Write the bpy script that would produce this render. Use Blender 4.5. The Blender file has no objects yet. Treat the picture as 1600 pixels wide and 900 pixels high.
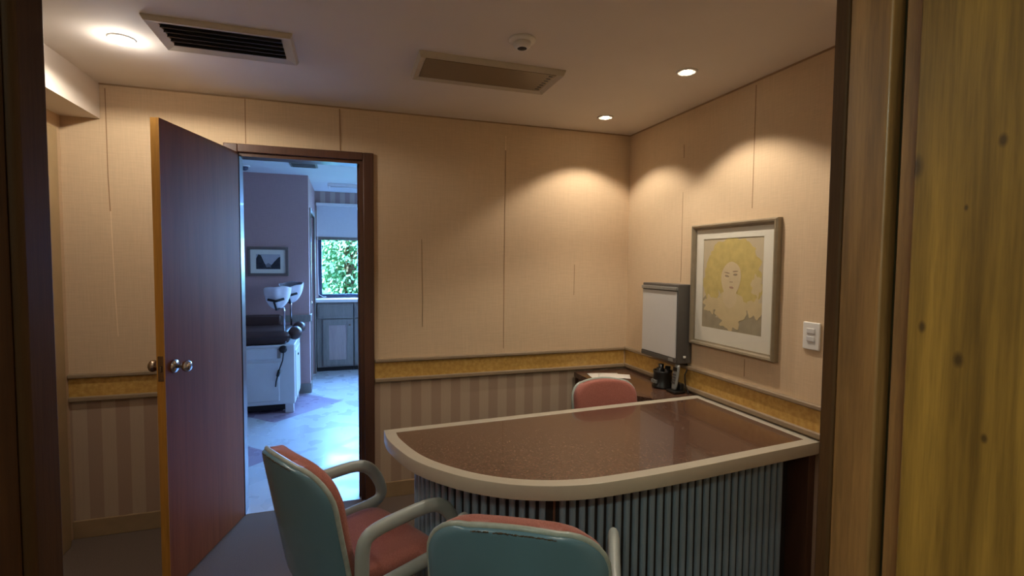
import bpy, bmesh, math, random
from mathutils import Vector, Matrix
R = math.radians
PI = math.pi
random.seed(7)
scene = bpy.context.scene
COL = scene.collection

# ------------------------------------------------------------------ materials
def srgb(r, g, b):
    f = lambda c: (c / 255) / 12.92 if c / 255 <= .04045 else ((c / 255 + .055) / 1.055) ** 2.4
    return (f(r), f(g), f(b), 1)

class N:
    """small node helper"""
    def __init__(s, name):
        s.m = bpy.data.materials.new(name); s.m.use_nodes = True
        s.t = s.m.node_tree; s.b = s.t.nodes['Principled BSDF']; s.out = s.t.nodes['Material Output']
    def n(s, kind, **kw):
        x = s.t.nodes.new(kind)
        for k, v in kw.items():
            if k.startswith('_'): x.inputs[int(k[1:])].default_value = v
            else: setattr(x, k, v)
        return x
    def l(s, a, b): s.t.links.new(a, b)
    def coord(s, scale=(1, 1, 1), src='Object'):
        c = s.n('ShaderNodeTexCoord'); mp = s.n('ShaderNodeMapping')
        mp.inputs['Scale'].default_value = scale
        s.l(c.outputs[src], mp.inputs['Vector']); return mp.outputs['Vector']
    def math(s, op, a, b=None):
        x = s.n('ShaderNodeMath', operation=op)
        for i, v in enumerate((a, b)):
            if v is None: continue
            if isinstance(v, (int, float)): x.inputs[i].default_value = v
            else: s.l(v, x.inputs[i])
        return x.outputs[0]
    def ramp(s, fac, stops, interp='LINEAR'):
        x = s.n('ShaderNodeValToRGB'); x.color_ramp.interpolation = interp
        e = x.color_ramp.elements
        while len(e) < len(stops): e.new(.5)
        for el, (p, c) in zip(e, stops): el.position = p; el.color = c
        s.l(fac, x.inputs['Fac']); return x.outputs['Color']
    def noise(s, vec, scale, detail=3, rough=.5):
        x = s.n('ShaderNodeTexNoise'); x.inputs['Scale'].default_value = scale
        x.inputs['Detail'].default_value = detail; x.inputs['Roughness'].default_value = rough
        s.l(vec, x.inputs['Vector']); return x.outputs['Fac']
    def mix(s, fac, a, b):
        x = s.n('ShaderNodeMix', data_type='RGBA')
        for i, v in ((0, fac), (6, a), (7, b)):
            if isinstance(v, (int, float, tuple)): x.inputs[i].default_value = v
            else: s.l(v, x.inputs[i])
        return x.outputs[2]
    def bump(s, h, strength=.2, dist=.002):
        x = s.n('ShaderNodeBump'); x.inputs['Strength'].default_value = strength
        x.inputs['Distance'].default_value = dist
        s.l(h, x.inputs['Height']); s.l(x.outputs['Normal'], s.b.inputs['Normal'])
    def set(s, rough=.5, metal=0., spec=.5, coat=0.):
        s.b.inputs['Roughness'].default_value = rough; s.b.inputs['Metallic'].default_value = metal
        s.b.inputs['Specular IOR Level'].default_value = spec; s.b.inputs['Coat Weight'].default_value = coat
        return s

def sh(c, k): return (c[0] * k, c[1] * k, c[2] * k, 1)

def plain(name, c, rough=.5, metal=0., var=.08, scale=30, bump=0., spec=.5, coat=0.):
    s = N(name); s.set(rough, metal, spec, coat)
    v = s.coord(); f = s.noise(v, scale)
    s.l(s.ramp(f, [(.3, sh(c, 1 - var)), (.7, sh(c, 1 + var))]), s.b.inputs['Base Color'])
    if bump: s.bump(f, bump)
    return s.m

def wood(name, a, b, axis='Z', rough=.4, coat=0., scale=14, stretch=.06, knots=None, spec=.5):
    s = N(name); s.set(rough, 0, spec, coat)
    sc = [1, 1, 1]; sc['XYZ'.index(axis)] = stretch
    v = s.coord(tuple(sc))
    f = s.noise(v, scale, 6, .62); g = s.noise(v, scale * 7, 3, .6)
    c = s.ramp(f, [(.3, a), (.7, b)])
    c = s.mix(s.ramp(g, [(.45, (0, 0, 0, 1)), (.75, (.35, .35, .35, 1))]), c, sh(a, .55))
    if knots:
        o = s.n('ShaderNodeTexCoord').outputs['Object']
        for (y, z, r) in knots:
            m = s.n('ShaderNodeMapping', vector_type='POINT')
            m.inputs['Location'].default_value = (0, -y / (r * .6), -z / r)
            m.inputs['Scale'].default_value = (0, 1 / (r * .6), 1 / r)
            s.l(o, m.inputs['Vector'])
            ln = s.n('ShaderNodeVectorMath', operation='LENGTH'); s.l(m.outputs[0], ln.inputs[0])
            k = s.ramp(ln.outputs['Value'], [(.35, (.85, .85, .85, 1)), (1, (0, 0, 0, 1))])
            c = s.mix(k, c, srgb(62, 42, 18))
    s.l(c, s.b.inputs['Base Color']); s.bump(g, .12, .001)
    return s.m

def wallpaper(name, c):
    s = N(name); s.set(.85, 0, .25)
    v = s.coord((1, 1, 1))
    h = s.noise(s.coord((14, 14, 260)), 1, 2); w = s.noise(s.coord((300, 300, 10)), 1, 2)
    big = s.noise(v, 1.6, 3)
    t = s.math('ADD', s.math('MULTIPLY', h, .5), s.math('MULTIPLY', w, .5))
    a = s.ramp(t, [(.35, sh(c, .93)), (.65, sh(c, 1.05))])
    s.l(s.mix(s.math('MULTIPLY', big, .12), a, sh(c, .8)), s.b.inputs['Base Color'])
    s.bump(t, .25, .001); return s.m

def stripes(name, a, b, period=.126, ax=0, off=50.0705):
    s = N(name); s.set(.8, 0, .25)
    x = s.n('ShaderNodeSeparateXYZ'); s.l(s.n('ShaderNodeTexCoord').outputs['Object'], x.inputs[0])
    f = s.math('FRACT', s.math('DIVIDE', s.math('ADD', x.outputs[ax], off), period))
    c = s.ramp(f, [(0, a), (.5, b)], 'CONSTANT')
    n = s.noise(s.coord((200, 200, 8)), 1, 2)
    c = s.mix(s.ramp(n, [(.3, (0, 0, 0, 1)), (.7, (.2, .2, .2, 1))]), c, sh(a, .8))
    s.l(c, s.b.inputs['Base Color']); s.bump(n, .15, .001); return s.m

def emit(name, c, k):
    s = N(name); s.b.inputs['Base Color'].default_value = c
    s.b.inputs['Emission Color'].default_value = c; s.b.inputs['Emission Strength'].default_value = k
    return s.m

def glass(name, tint=(1, 1, 1, 1)):
    s = N(name); s.t.nodes.remove(s.b)
    t = s.n('ShaderNodeBsdfTransparent'); t.inputs[0].default_value = tint
    g = s.n('ShaderNodeBsdfGlossy'); g.inputs['Roughness'].default_value = .02
    f = s.n('ShaderNodeLayerWeight'); f.inputs[0].default_value = .5
    k = s.math('ADD', s.math('MULTIPLY', s.math('POWER', f.outputs['Facing'], 5.), .6), .03)
    m = s.n('ShaderNodeMixShader'); s.l(k, m.inputs[0]); s.l(t.outputs[0], m.inputs[1]); s.l(g.outputs[0], m.inputs[2])
    s.l(m.outputs[0], s.out.inputs[0]); return s.m

M = {}
M['paper'] = wallpaper('wallpaper_fabric', srgb(211, 186, 153))
M['paper_exam'] = wallpaper('wallpaper_exam', srgb(182, 150, 146))
M['seam_dark'] = plain('wallpaper_seam', srgb(150, 118, 86), .8)
M['seam_light'] = plain('wallpaper_torn_edge', srgb(238, 214, 180), .8)
M['dado'] = stripes('wallpaper_striped', srgb(188, 166, 142), srgb(172, 147, 126))
M['dado_left'] = stripes('wallpaper_striped_left', srgb(188, 166, 142), srgb(170, 144, 124), off=50.112)
M['dado_exam'] = stripes('wallpaper_striped_exam', srgb(190, 172, 160), srgb(165, 140, 134))
M['ceil'] = plain('ceiling_paint', srgb(226, 218, 208), .8, var=.02, scale=3)
M['ceil_exam'] = plain('ceiling_paint_exam', srgb(225, 226, 226), .7, var=.02, scale=3)
M['soffit'] = plain('soffit_paint', srgb(222, 212, 200), .75, var=.02, scale=3)
M['mold'] = plain('molding_paint', srgb(150, 130, 104), .5, var=.06, scale=20)
M['base'] = plain('baseboard_paint', srgb(158, 132, 98), .5, var=.06, scale=20)
M['casing'] = plain('casing_cream', srgb(178, 154, 114), .45, var=.05, scale=10)
s = N('birdseye_maple'); s.set(.35, 0, .5, .2)
vv = s.coord((1, 1, 1)); f1 = s.noise(vv, 42, 5, .6); f2 = s.noise(vv, 5, 2)
cc = s.ramp(f1, [(.3, srgb(184, 142, 72)), (.55, srgb(208, 168, 92)), (.75, srgb(222, 188, 116))])
s.l(s.mix(s.math('MULTIPLY', f2, .35), cc, srgb(176, 128, 60)), s.b.inputs['Base Color']); M['maple'] = s.m
M['door'] = wood('door_veneer', srgb(120, 66, 38), srgb(140, 82, 48), 'Z', .5, 0, 10, .05, spec=.2)
M['door_edge'] = wood('door_raw_edge', srgb(176, 122, 44), srgb(206, 150, 62), 'Z', .5, 0, 30, .05)
M['frame'] = wood('door_frame_wood', srgb(78, 50, 38), srgb(100, 66, 48), 'Z', .4, .1, 14, .06)
M['jamb'] = wood('jamb_brown_wood', srgb(108, 76, 42), srgb(166, 120, 70), 'Z', .45, .1, 40, .06)
M['jamb_dark'] = wood('jamb_dark_wood', srgb(66, 44, 26), srgb(86, 58, 34), 'Z', .55, 0, 40, .06, spec=.12)
M['jamb_groove'] = wood('jamb_green_groove', srgb(58, 62, 42), srgb(76, 76, 50), 'Z', .5, 0, 30, .06)
M['plank'] = wood('jamb_yellow_plank', srgb(102, 74, 28), srgb(176, 134, 58), 'Z', .42, .1, 34, .05,
                  knots=[(.087, 1.576, .016), (.011, 1.588, .008), (.073, 1.405, .008), (.038, 1.376, .010), (.013, 1.304, .006), (.038, 1.528, .004)])
s = N('carpet_grey'); s.set(.95, 0, .1)
vv = s.coord(); f1 = s.noise(vv, 420, 2); f2 = s.noise(vv, 2.5, 3)
cc = s.ramp(f1, [(.3, srgb(88, 76, 68)), (.7, srgb(136, 120, 108))])
s.l(s.mix(s.math('MULTIPLY', f2, .3), cc, srgb(96, 82, 74)), s.b.inputs['Base Color']); s.bump(f1, .6, .004); M['carpet'] = s.m
# exam room vinyl: pale, with mauve squares set diagonally
s = N('vinyl_diagonal'); s.set(.28, 0, .5)
sx = s.n('ShaderNodeSeparateXYZ'); s.l(s.n('ShaderNodeTexCoord').outputs['Object'], sx.inputs[0])
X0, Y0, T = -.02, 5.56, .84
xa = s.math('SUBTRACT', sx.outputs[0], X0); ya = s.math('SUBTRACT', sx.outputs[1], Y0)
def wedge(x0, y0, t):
    '''square standing on its corner, right-hand corner at (x0, y0)'''
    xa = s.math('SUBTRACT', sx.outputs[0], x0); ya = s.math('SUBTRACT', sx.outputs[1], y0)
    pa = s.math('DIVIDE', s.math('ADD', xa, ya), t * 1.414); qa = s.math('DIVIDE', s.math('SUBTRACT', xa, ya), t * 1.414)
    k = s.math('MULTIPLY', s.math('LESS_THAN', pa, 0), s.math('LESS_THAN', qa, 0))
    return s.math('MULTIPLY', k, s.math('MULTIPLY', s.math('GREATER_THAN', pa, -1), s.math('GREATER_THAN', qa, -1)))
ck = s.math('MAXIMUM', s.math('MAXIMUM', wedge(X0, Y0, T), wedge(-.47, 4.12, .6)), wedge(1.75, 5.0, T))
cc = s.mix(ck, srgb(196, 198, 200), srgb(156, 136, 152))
f1 = s.noise(s.coord(), 5, 2, .5)
s.l(s.mix(s.ramp(f1, [(.45, (0, 0, 0, 1)), (.9, (.12, .12, .12, 1))]), cc, srgb(160, 160, 166)), s.b.inputs['Base Color'])
s.l(s.ramp(f1, [(.3, (.2, .2, .2, 1)), (.7, (.4, .4, .4, 1))]), s.b.inputs['Roughness']); M['vinyl'] = s.m
# desk
s = N('desk_brown_stone'); s.set(.25, 0, .5, .5); s.b.inputs['Coat Roughness'].default_value = .03
vv = s.coord(); f1 = s.noise(vv, 130, 3, .6); f2 = s.noise(vv, 240, 1)
cc = s.ramp(f1, [(.3, srgb(66, 46, 38)), (.5, srgb(92, 64, 50)), (.7, srgb(120, 90, 74))])
s.l(s.mix(s.ramp(f2, [(.6, (0, 0, 0, 1)), (.7, (.5, .5, .5, 1))]), cc, srgb(48, 34, 28)), s.b.inputs['Base Color']); M['stone'] = s.m
M['band'] = plain('desk_band_laminate', srgb(184, 176, 158), .35, var=.03, scale=20)
M['slat'] = plain('desk_slat_blue_grey', srgb(142, 160, 176), .35, var=.05, scale=15)
M['dark'] = plain('dark_backing', srgb(34, 28, 26), .7)
M['brown_panel'] = wood('desk_side_panel', srgb(70, 46, 34), srgb(90, 60, 44), 'Z', .5)
M['reflection'] = plain('reflection_strip', srgb(120, 92, 74), .4, .3)
# chairs
M['shell'] = plain('chair_shell_plastic', srgb(98, 134, 150), .25, var=.05, scale=6)
M['trim'] = plain('chair_edge_trim', srgb(160, 170, 162), .28, var=.12, scale=50)
M['arm'] = plain('chair_arm_plastic', srgb(164, 172, 168), .35, var=.05, scale=12)
M['chipped'] = plain('chipped_edge', srgb(70, 58, 40), .8, var=.4, scale=90)
s = N('pink_wool'); s.set(.9, 0, .2); s.b.inputs['Sheen Weight'].default_value = .2
vv = s.coord(); f1 = s.noise(vv, 320, 3); f2 = s.noise(vv, 5, 3)
cc = s.ramp(f1, [(.3, srgb(148, 88, 78)), (.7, srgb(182, 116, 102))])
s.l(s.mix(s.math('MULTIPLY', f2, .3), cc, srgb(136, 80, 70)), s.b.inputs['Base Color']); s.bump(f1, .4, .002); M['pink'] = s.m
M['blackpl'] = plain('black_plastic', srgb(20, 19, 18), .35)
M['rubber'] = plain('black_rubber', srgb(24, 24, 24), .6)
M['silver'] = plain('silver_plastic', srgb(140, 142, 138), .35, .3)
M['chrome'] = plain('chrome', srgb(205, 205, 208), .12, 1., var=.03)
M['bronze'] = plain('aged_knob_metal', srgb(150, 130, 112), .25, 1., var=.08)
M['boxgrey'] = plain('lightbox_grey_metal', srgb(84, 80, 76), .45, var=.04, spec=.4)
M['acrylic'] = plain('lightbox_white_acrylic', srgb(206, 206, 204), .3, var=.01)
M['white'] = plain('white_plastic', srgb(226, 224, 218), .35, var=.02)
M['offwhite'] = plain('offwhite_enamel', srgb(206, 208, 206), .4, var=.03, scale=8)
M['sheet'] = plain('white_sheet_paper', srgb(232, 228, 220), .7, var=.02)
M['picframe'] = plain('picture_frame_pewter', srgb(150, 138, 116), .35, .35, var=.08, scale=20)
M['matboard'] = plain('mat_board', srgb(226, 222, 206), .8, var=.02)
M['print_bg'] = plain('print_paper', srgb(196, 182, 152), .8, var=.06, scale=14)
M['print_hair'] = plain('print_yellow_wash', srgb(198, 178, 108), .8, var=.1, scale=24)
M['print_pale'] = plain('print_pale_wash', srgb(204, 186, 142), .8, var=.05, scale=20)
M['print_face'] = plain('print_skin_wash', srgb(208, 190, 152), .8, var=.03, scale=20)
M['print_grey'] = plain('print_grey_wash', srgb(158, 148, 122), .8, var=.1, scale=20)
M['print_line'] = plain('print_pencil_line', srgb(160, 138, 112), .8)
M['print_lips'] = plain('print_lips', srgb(178, 140, 118), .8)
M['print_sky'] = plain('landscape_pale_sky', srgb(178, 176, 178), .8, var=.05)
M['print_dark'] = plain('landscape_dark_ink', srgb(52, 52, 56), .8, var=.3, scale=40)
M['print_mid'] = plain('landscape_grey_ink', srgb(120, 120, 126), .8, var=.2, scale=40)
M['frame_dark'] = plain('small_frame_wood', srgb(110, 96, 88), .5)
M['glass'] = glass('clear_glass')
M['ventcream'] = plain('vent_cream_plastic', srgb(196, 186, 168), .45, var=.03)
M['ventbrown'] = plain('vent_brown_grille', srgb(122, 104, 78), .3, var=.04)
M['vinylup'] = plain('dark_brown_vinyl', srgb(74, 52, 46), .4, var=.08, scale=10)
M['drape'] = plain('white_cotton', srgb(226, 226, 230), .85, var=.05, scale=20, bump=.3)
M['shaded_cotton'] = plain('shadow_grey_cotton', srgb(150, 146, 150), .9)
M['cabgrey'] = wood('cabinet_grey_wood', srgb(126, 120, 112), srgb(146, 138, 128), 'Z', .45, 0, 16, .1)
M['cabpink'] = wood('cabinet_pink_panel', srgb(166, 146, 140), srgb(184, 164, 156), 'Z', .5, 0, 20, .06)
M['blind'] = plain('roller_blind_fabric', srgb(206, 206, 206), .8, var=.02)
M['winframe'] = plain('window_dark_frame', srgb(52, 58, 80), .4)
M['bark'] = plain('bark', srgb(90, 70, 54), .9, var=.3, scale=20)
s = N('leaf_green'); s.set(.5, 0, .4)
f1 = s.noise(s.coord(), 1.7, 3)
s.l(s.ramp(f1, [(.3, srgb(64, 116, 90)), (.6, srgb(110, 164, 128)), (.8, srgb(180, 208, 170))]), s.b.inputs['Base Color'])
s.b.inputs['Transmission Weight'].default_value = 0; M['leaf'] = s.m
M['lawn'] = plain('lawn', srgb(80, 110, 60), .9, var=.3, scale=8)
M['bulb'] = emit('halogen_glow', (1, .86, .66, 1), 40)
M['tube'] = emit('fluorescent_glow', (.9, 1, .78, 1), 6)

# ------------------------------------------------------------------ mesh builder
class MB:
    def __init__(s): s.bm = bmesh.new(); s.mats = []
    def mi(s, m):
        m = M[m]
        if m not in s.mats: s.mats.append(m)
        return s.mats.index(m)
    def face(s, vs, mi, smooth=False):
        try: f = s.bm.faces.new(vs)
        except ValueError: return None
        f.material_index = mi; f.smooth = smooth; return f
    def box(s, x0, x1, y0, y1, z0, z1, m, bev=0):
        i = s.mi(m)
        v = [s.bm.verts.new((x, y, z)) for z in (z0, z1) for y in (y0, y1) for x in (x0, x1)]
        fs = [s.face([v[k] for k in q], i) for q in ((0, 2, 3, 1), (4, 5, 7, 6), (0, 1, 5, 4), (2, 6, 7, 3), (0, 4, 6, 2), (1, 3, 7, 5))]
        if bev:
            es = list({e for f in fs for e in f.edges})
            r = bmesh.ops.bevel(s.bm, geom=es, offset=bev, segments=2, profile=.5, affect='EDGES', clamp_overlap=True)
            for f in r['faces']: f.material_index = i; f.smooth = True
        return s
    def prism(s, pts, a, b, m, axis='Z', smooth=False, m_side=None):
        """polygon pts (2D) extruded from a to b along axis"""
        i = s.mi(m); j = s.mi(m_side) if m_side else i
        def P(p, t): return {'Z': (p[0], p[1], t), 'Y': (p[0], t, p[1]), 'X': (t, p[0], p[1])}[axis]
        A = [s.bm.verts.new(P(p, a)) for p in pts]; B = [s.bm.verts.new(P(p, b)) for p in pts]
        s.face(A[::-1], i); s.face(B, i)
        n = len(pts)
        for k in range(n): s.face([A[k], A[(k + 1) % n], B[(k + 1) % n], B[k]], j, smooth)
        return s
    def ring(s, outer, inner, a, b, m, m_side=None):
        """flat ring between two outlines with the same count, extruded in z"""
        i = s.mi(m); j = s.mi(m_side) if m_side else i
        n = len(outer)
        V = [[s.bm.verts.new((p[0], p[1], z)) for p in o] for o in (outer, inner) for z in (a, b)]
        for k in range(n):
            l = (k + 1) % n
            s.face([V[1][k], V[1][l], V[3][l], V[3][k]], i); s.face([V[0][k], V[2][k], V[2][l], V[0][l]], i)
            s.face([V[0][k], V[0][l], V[1][l], V[1][k]], j, True); s.face([V[2][k], V[3][k], V[3][l], V[2][l]], i, True)
        return s
    def tube(s, path, r, m, seg=12, closed=False, flat=1.):
        i = s.mi(m); P = [Vector(p) for p in path]; n = len(P); rings = []; up = None
        for k in range(n):
            a = P[k - 1] if (k or closed) else P[k]; b = P[(k + 1) % n] if (k < n - 1 or closed) else P[k]
            t = (b - a).normalized()
            if up is None: up = Vector((0, 0, 1)) if abs(t.z) < .9 else Vector((1, 0, 0))
            e1 = t.cross(up).normalized(); e2 = e1.cross(t).normalized(); up = e2
            rr = r[k] if isinstance(r, (list, tuple)) else r
            rings.append([s.bm.verts.new(P[k] + e1 * (rr * flat * math.cos(q * 2 * PI / seg)) + e2 * (rr * math.sin(q * 2 * PI / seg))) for q in range(seg)])
        for k in range(n if closed else n - 1):
            A, B = rings[k], rings[(k + 1) % n]
            if closed and k == n - 1:   # align seam
                off = min(range(seg), key=lambda o: (A[0].co - B[o].co).length); B = B[off:] + B[:off]
            for q in range(seg): s.face([A[q], A[(q + 1) % seg], B[(q + 1) % seg], B[q]], i, True)
        if not closed: s.face(rings[0][::-1], i); s.face(rings[-1], i)
        return s
    def lathe(s, prof, m, at=(0, 0, 0), seg=24, axis='Z', smooth=True):
        i = s.mi(m); rings = []
        for (r, h) in prof:
            ring = []
            for q in range(seg):
                a = q * 2 * PI / seg; c, d = r * math.cos(a), r * math.sin(a)
                p = {'Z': (c, d, h), 'X': (h, c, d), 'Y': (d, h, c)}[axis]
                ring.append(s.bm.verts.new(Vector(p) + Vector(at)))
            rings.append(ring)
        for A, B in zip(rings, rings[1:]):
            for q in range(seg): s.face([A[q], A[(q + 1) % seg], B[(q + 1) % seg], B[q]], i, smooth)
        s.face(rings[0][::-1], i); s.face(rings[-1], i); return s
    def grid(s, fn, nu, nv, m, smooth=True):
        i = s.mi(m)
        V = [[s.bm.verts.new(fn(u / nu, v / nv)) for u in range(nu + 1)] for v in range(nv + 1)]
        for v in range(nv):
            for u in range(nu): s.face([V[v][u], V[v][u + 1], V[v + 1][u + 1], V[v + 1][u]], i, smooth)
        return V
    def slab(s, fa, fb, nu, nv, m, m2=None):
        """closed solid between two sheets"""
        A = s.grid(fa, nu, nv, m); B = s.grid(fb, nu, nv, m2 or m); i = s.mi(m)
        ra = A[0] + [A[k][nu] for k in range(1, nv + 1)] + A[nv][-2::-1] + [A[k][0] for k in range(nv - 1, 0, -1)]
        rb = B[0] + [B[k][nu] for k in range(1, nv + 1)] + B[nv][-2::-1] + [B[k][0] for k in range(nv - 1, 0, -1)]
        n = len(ra)
        for k in range(n): s.face([ra[k], ra[(k + 1) % n], rb[(k + 1) % n], rb[k]], i, True)
        return s
    def flat(s, pts, m):
        s.face([s.bm.verts.new(p) for p in pts], s.mi(m)); return s

def link(name, mb, parent=None, origin=None, bevel=0, smooth_fix=True):
    bm = mb.bm
    bmesh.ops.recalc_face_normals(bm, faces=bm.faces)
    if parent is None and origin is None:
        xs = [v.co for v in bm.verts]
        lo = [min(c[i] for c in xs) for i in range(3)]; hi = [max(c[i] for c in xs) for i in range(3)]
        origin = ((lo[0] + hi[0]) / 2, (lo[1] + hi[1]) / 2, lo[2])
    if origin is not None: bmesh.ops.translate(bm, vec=-Vector(origin), verts=bm.verts)
    me = bpy.data.meshes.new(name); bm.to_mesh(me); bm.free()
    for m in mb.mats: me.materials.append(m)
    o = bpy.data.objects.new(name, me); COL.objects.link(o)
    if parent is not None: o.parent = parent
    elif origin is not None: o.location = origin
    if bevel:
        b = o.modifiers.new('bevel', 'BEVEL'); b.width = bevel; b.segments = 2; b.limit_method = 'ANGLE'; b.angle_limit = R(50)
    return o

ROOT = {}
def thing(name, label, cat, loc, rz=0, group=None, kind=None):
    o = bpy.data.objects.new(name, None); COL.objects.link(o)
    o.location = loc; o.rotation_euler = (0, 0, rz); o.empty_display_size = .1
    o['label'] = label; o['category'] = cat
    if group: o['group'] = group
    if kind: o['kind'] = kind
    ROOT[o.name] = Vector(loc) if rz == 0 else None
    return o
def part(name, mb, parent, bevel=0, label=None):
    """part in world coordinates when its thing is unrotated, else in the thing's own"""
    r = parent
    while r.parent: r = r.parent
    o = link(name, mb, parent, ROOT[r.name] if ROOT.get(r.name) is not None else None, bevel)
    if label: o['label'] = label
    return o
def single(name, mb, label, cat, group=None, bevel=0, kind=None, origin=None):
    o = link(name, mb, None, origin, bevel); o['label'] = label; o['category'] = cat
    if group: o['group'] = group
    if kind: o['kind'] = kind
    return o
def struct(name, mb, label, cat, bevel=0): return single(name, mb, label, cat, None, bevel, 'structure', (0, 0, 0))
B = lambda *a, **k: MB().box(*a, **k)

# ------------------------------------------------------------------ sizes
XL, XR, YB, YF = -1.36, 1.928, 3.185, .49      # consulting room
ZC = 2.373
DX0, DX1, DZ = -.557, .11, 2.07                # door opening in the back wall
EXL, EXR, EY, EZ = -2.3, 2.6, 7.3, 2.40        # exam room
PW, RX = 6.0, -.37                             # picture wall, return wall
RB, RT = .728, .873                            # chair rail band

# ------------------------------------------------------------------ shell of the consulting room
def wall_seam(mb, pts, m, axis, at, w=.0022, d=.0012):
    """thin lifted wallpaper seam along a list of (pos, z) points"""
    for (p0, z0), (p1, z1) in zip(pts, pts[1:]):
        i = mb.mi(m)
        q = [(p0 - w / 2, z0), (p0 + w / 2, z0), (p1 + w / 2, z1), (p1 - w / 2, z1)]
        mb.prism(q, at - d, at + .001, m, 'Y' if axis == 'Y' else 'X')

w = MB()
T1 = YB + .10
w.box(EXL - .1, DX0, YB, T1, 0, EZ + .1, 'paper'); w.box(DX1, EXR + .1, YB, T1, 0, EZ + .1, 'paper'); w.box(DX0, DX1, YB, T1, DZ, EZ + .1, 'paper')
w.box(XL, DX0 - .05, YB - .003, YB + .01, .09, .74, 'dado_left'); w.box(DX1 + .05, XR, YB - .003, YB + .01, .09, .74, 'dado')
w.box(EXL, DX0, T1 - .01, T1 + .002, 0, EZ, 'paper_exam'); w.box(DX1, EXR, T1 - .01, T1 + .002, 0, EZ, 'paper_exam'); w.box(DX0, DX1, T1 - .01, T1 + .002, DZ, EZ, 'paper_exam')
wall_seam(w, [(-1.165, 2.35), (-1.163, 1.9), (-1.158, 1.72)], 'seam_dark', 'Y', YB, .004)
wall_seam(w, [(-1.156, 1.72), (-1.148, 1.3), (-1.14, 1.06)], 'seam_light', 'Y', YB, .003)
wall_seam(w, [(-.517, 2.37), (-.517, 2.12)], 'seam_dark', 'Y', YB, .004)
wall_seam(w, [(-.019, 2.36), (-.017, 2.12)], 'seam_dark', 'Y', YB, .006, .003)
wall_seam(w, [(.459, 1.61), (.464, 1.25), (.463, 1.06)], 'seam_dark', 'Y', YB, .003)
wall_seam(w, [(1.004, 2.29), (1.003, 2.2)], 'seam_light', 'Y', YB, .007)
wall_seam(w, [(1.004, 2.2), (1.0, 1.7), (.998, .90)], 'seam_dark', 'Y', YB, .0035)
wall_seam(w, [(1.508, 1.46), (1.506, 1.25)], 'seam_dark', 'Y', YB, .003)
struct('wall_back', w, 'beige fabric papered back wall with doorway and seams', 'wall')

w = MB(); w.box(XR, XR + .1, YF - .4, YB, 0, ZC + .1, 'paper'); w.box(XR - .003, XR + .01, YF, YB, .09, .74, 'dado')
wall_seam(w, [(2.58, 2.18), (2.578, 2.1)], 'seam_dark', 'X', XR, .004); wall_seam(w, [(2.58, 1.9), (2.58, 1.36)], 'seam_dark', 'X', XR, .002)
wall_seam(w, [(2.03, 2.35), (2.032, 1.75)], 'seam_dark', 'X', XR, .0035); wall_seam(w, [(2.05, .99), (2.05, .9)], 'seam_dark', 'X', XR, .003)
struct('wall_right', w, 'beige papered wall behind the desk holding the portrait', 'wall')

LD0, LD1, LDZ = 2.0, 3.0, 2.05                 # closed door in the left wall
w = MB(); w.box(XL - .1, XL, YF - .4, LD0, 0, ZC + .1, 'paper'); w.box(XL - .1, XL, LD1, YB, 0, ZC + .1, 'paper'); w.box(XL - .1, XL, LD0, LD1, LDZ, ZC + .1, 'paper')
struct('wall_left', w, 'papered left wall under the soffit, with a cream door', 'wall')
w = MB(); w.box(XL, -1.19, YF, YB, 2.193, ZC, 'soffit'); struct('trim_1', w, 'boxed white soffit below the ceiling above the left wall', 'soffit')
# front wall the photographer's doorway is in
w = MB(); w.box(XL, -.285, .10, YF - .005, 0, ZC, 'paper'); w.box(.67, XR, .10, YF - .005, 0, ZC, 'paper'); w.box(-.285, .67, .10, YF - .005, 2.14, ZC, 'paper')
struct('wall_front', w, 'papered wall around the wooden doorway nearest the viewer', 'wall')

w = B(XL - .1, XR + .1, -1.9, YB + .012, -.1, 0, 'carpet'); struct('floor', w, 'grey brown carpet floor of the consulting room', 'floor')
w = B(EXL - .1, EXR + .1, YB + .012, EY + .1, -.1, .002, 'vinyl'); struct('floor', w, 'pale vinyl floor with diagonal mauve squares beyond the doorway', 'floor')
w = B(XL - .1, XR + .1, -1.9, YB, ZC, ZC + .1, 'ceil'); struct('ceiling', w, 'dull white ceiling of the consulting room', 'ceiling')
w = B(EXL - .1, EXR + .1, T1, EY + .1, EZ, EZ + .1, 'ceil_exam'); struct('ceiling', w, 'white ceiling seen through the doorway', 'ceiling')

# ceiling edge line: narrow dark trim
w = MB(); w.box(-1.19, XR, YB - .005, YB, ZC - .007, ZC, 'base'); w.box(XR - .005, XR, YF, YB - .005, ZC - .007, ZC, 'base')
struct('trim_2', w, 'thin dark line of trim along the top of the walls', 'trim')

def rail(name, x0, x1, y0, y1, along, label):
    """chair rail: grey-brown cap and foot mouldings round a golden maple band"""
    r = thing(name, label, 'chair rail', ((x0 + x1) / 2, (y0 + y1) / 2, RB), kind='structure')
    def seg(z0, z1, p, m, bev=0):
        b = MB()
        if along == 'X': b.box(x0, x1, y1 - p, y1, z0, z1, m, bev)
        else: b.box(x1 - p, x1, y0, y1, z0, z1, m, bev)
        return b
    part('band', seg(RB + .025, RT - .02, .010, 'maple'), r, label='golden maple band')
    b = seg(RT - .022, RT, .026, 'mold', .006); part('cap_moulding', b, r)
    b = seg(RB, RB + .026, .024, 'mold', .006); part('foot_moulding', b, r)
rail('trim_3', XL + .001, DX0 - .085, YB - .03, YB, 'X', 'golden chair rail on the back wall left of the open door')
rail('trim_4', DX1 + .062, XR - .026, YB - .03, YB, 'X', 'golden chair rail on the back wall between doorway and corner')
rail('trim_5', XR - .03, XR, YF, YB, 'Y', 'golden chair rail along the right wall behind the desk')
def baseboard(name, x0, x1, label, h=.095):
    b = MB(); b.box(x0, x1, YB - .014, YB, 0, h, 'base', .003); struct(name, b, label, 'baseboard')
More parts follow.
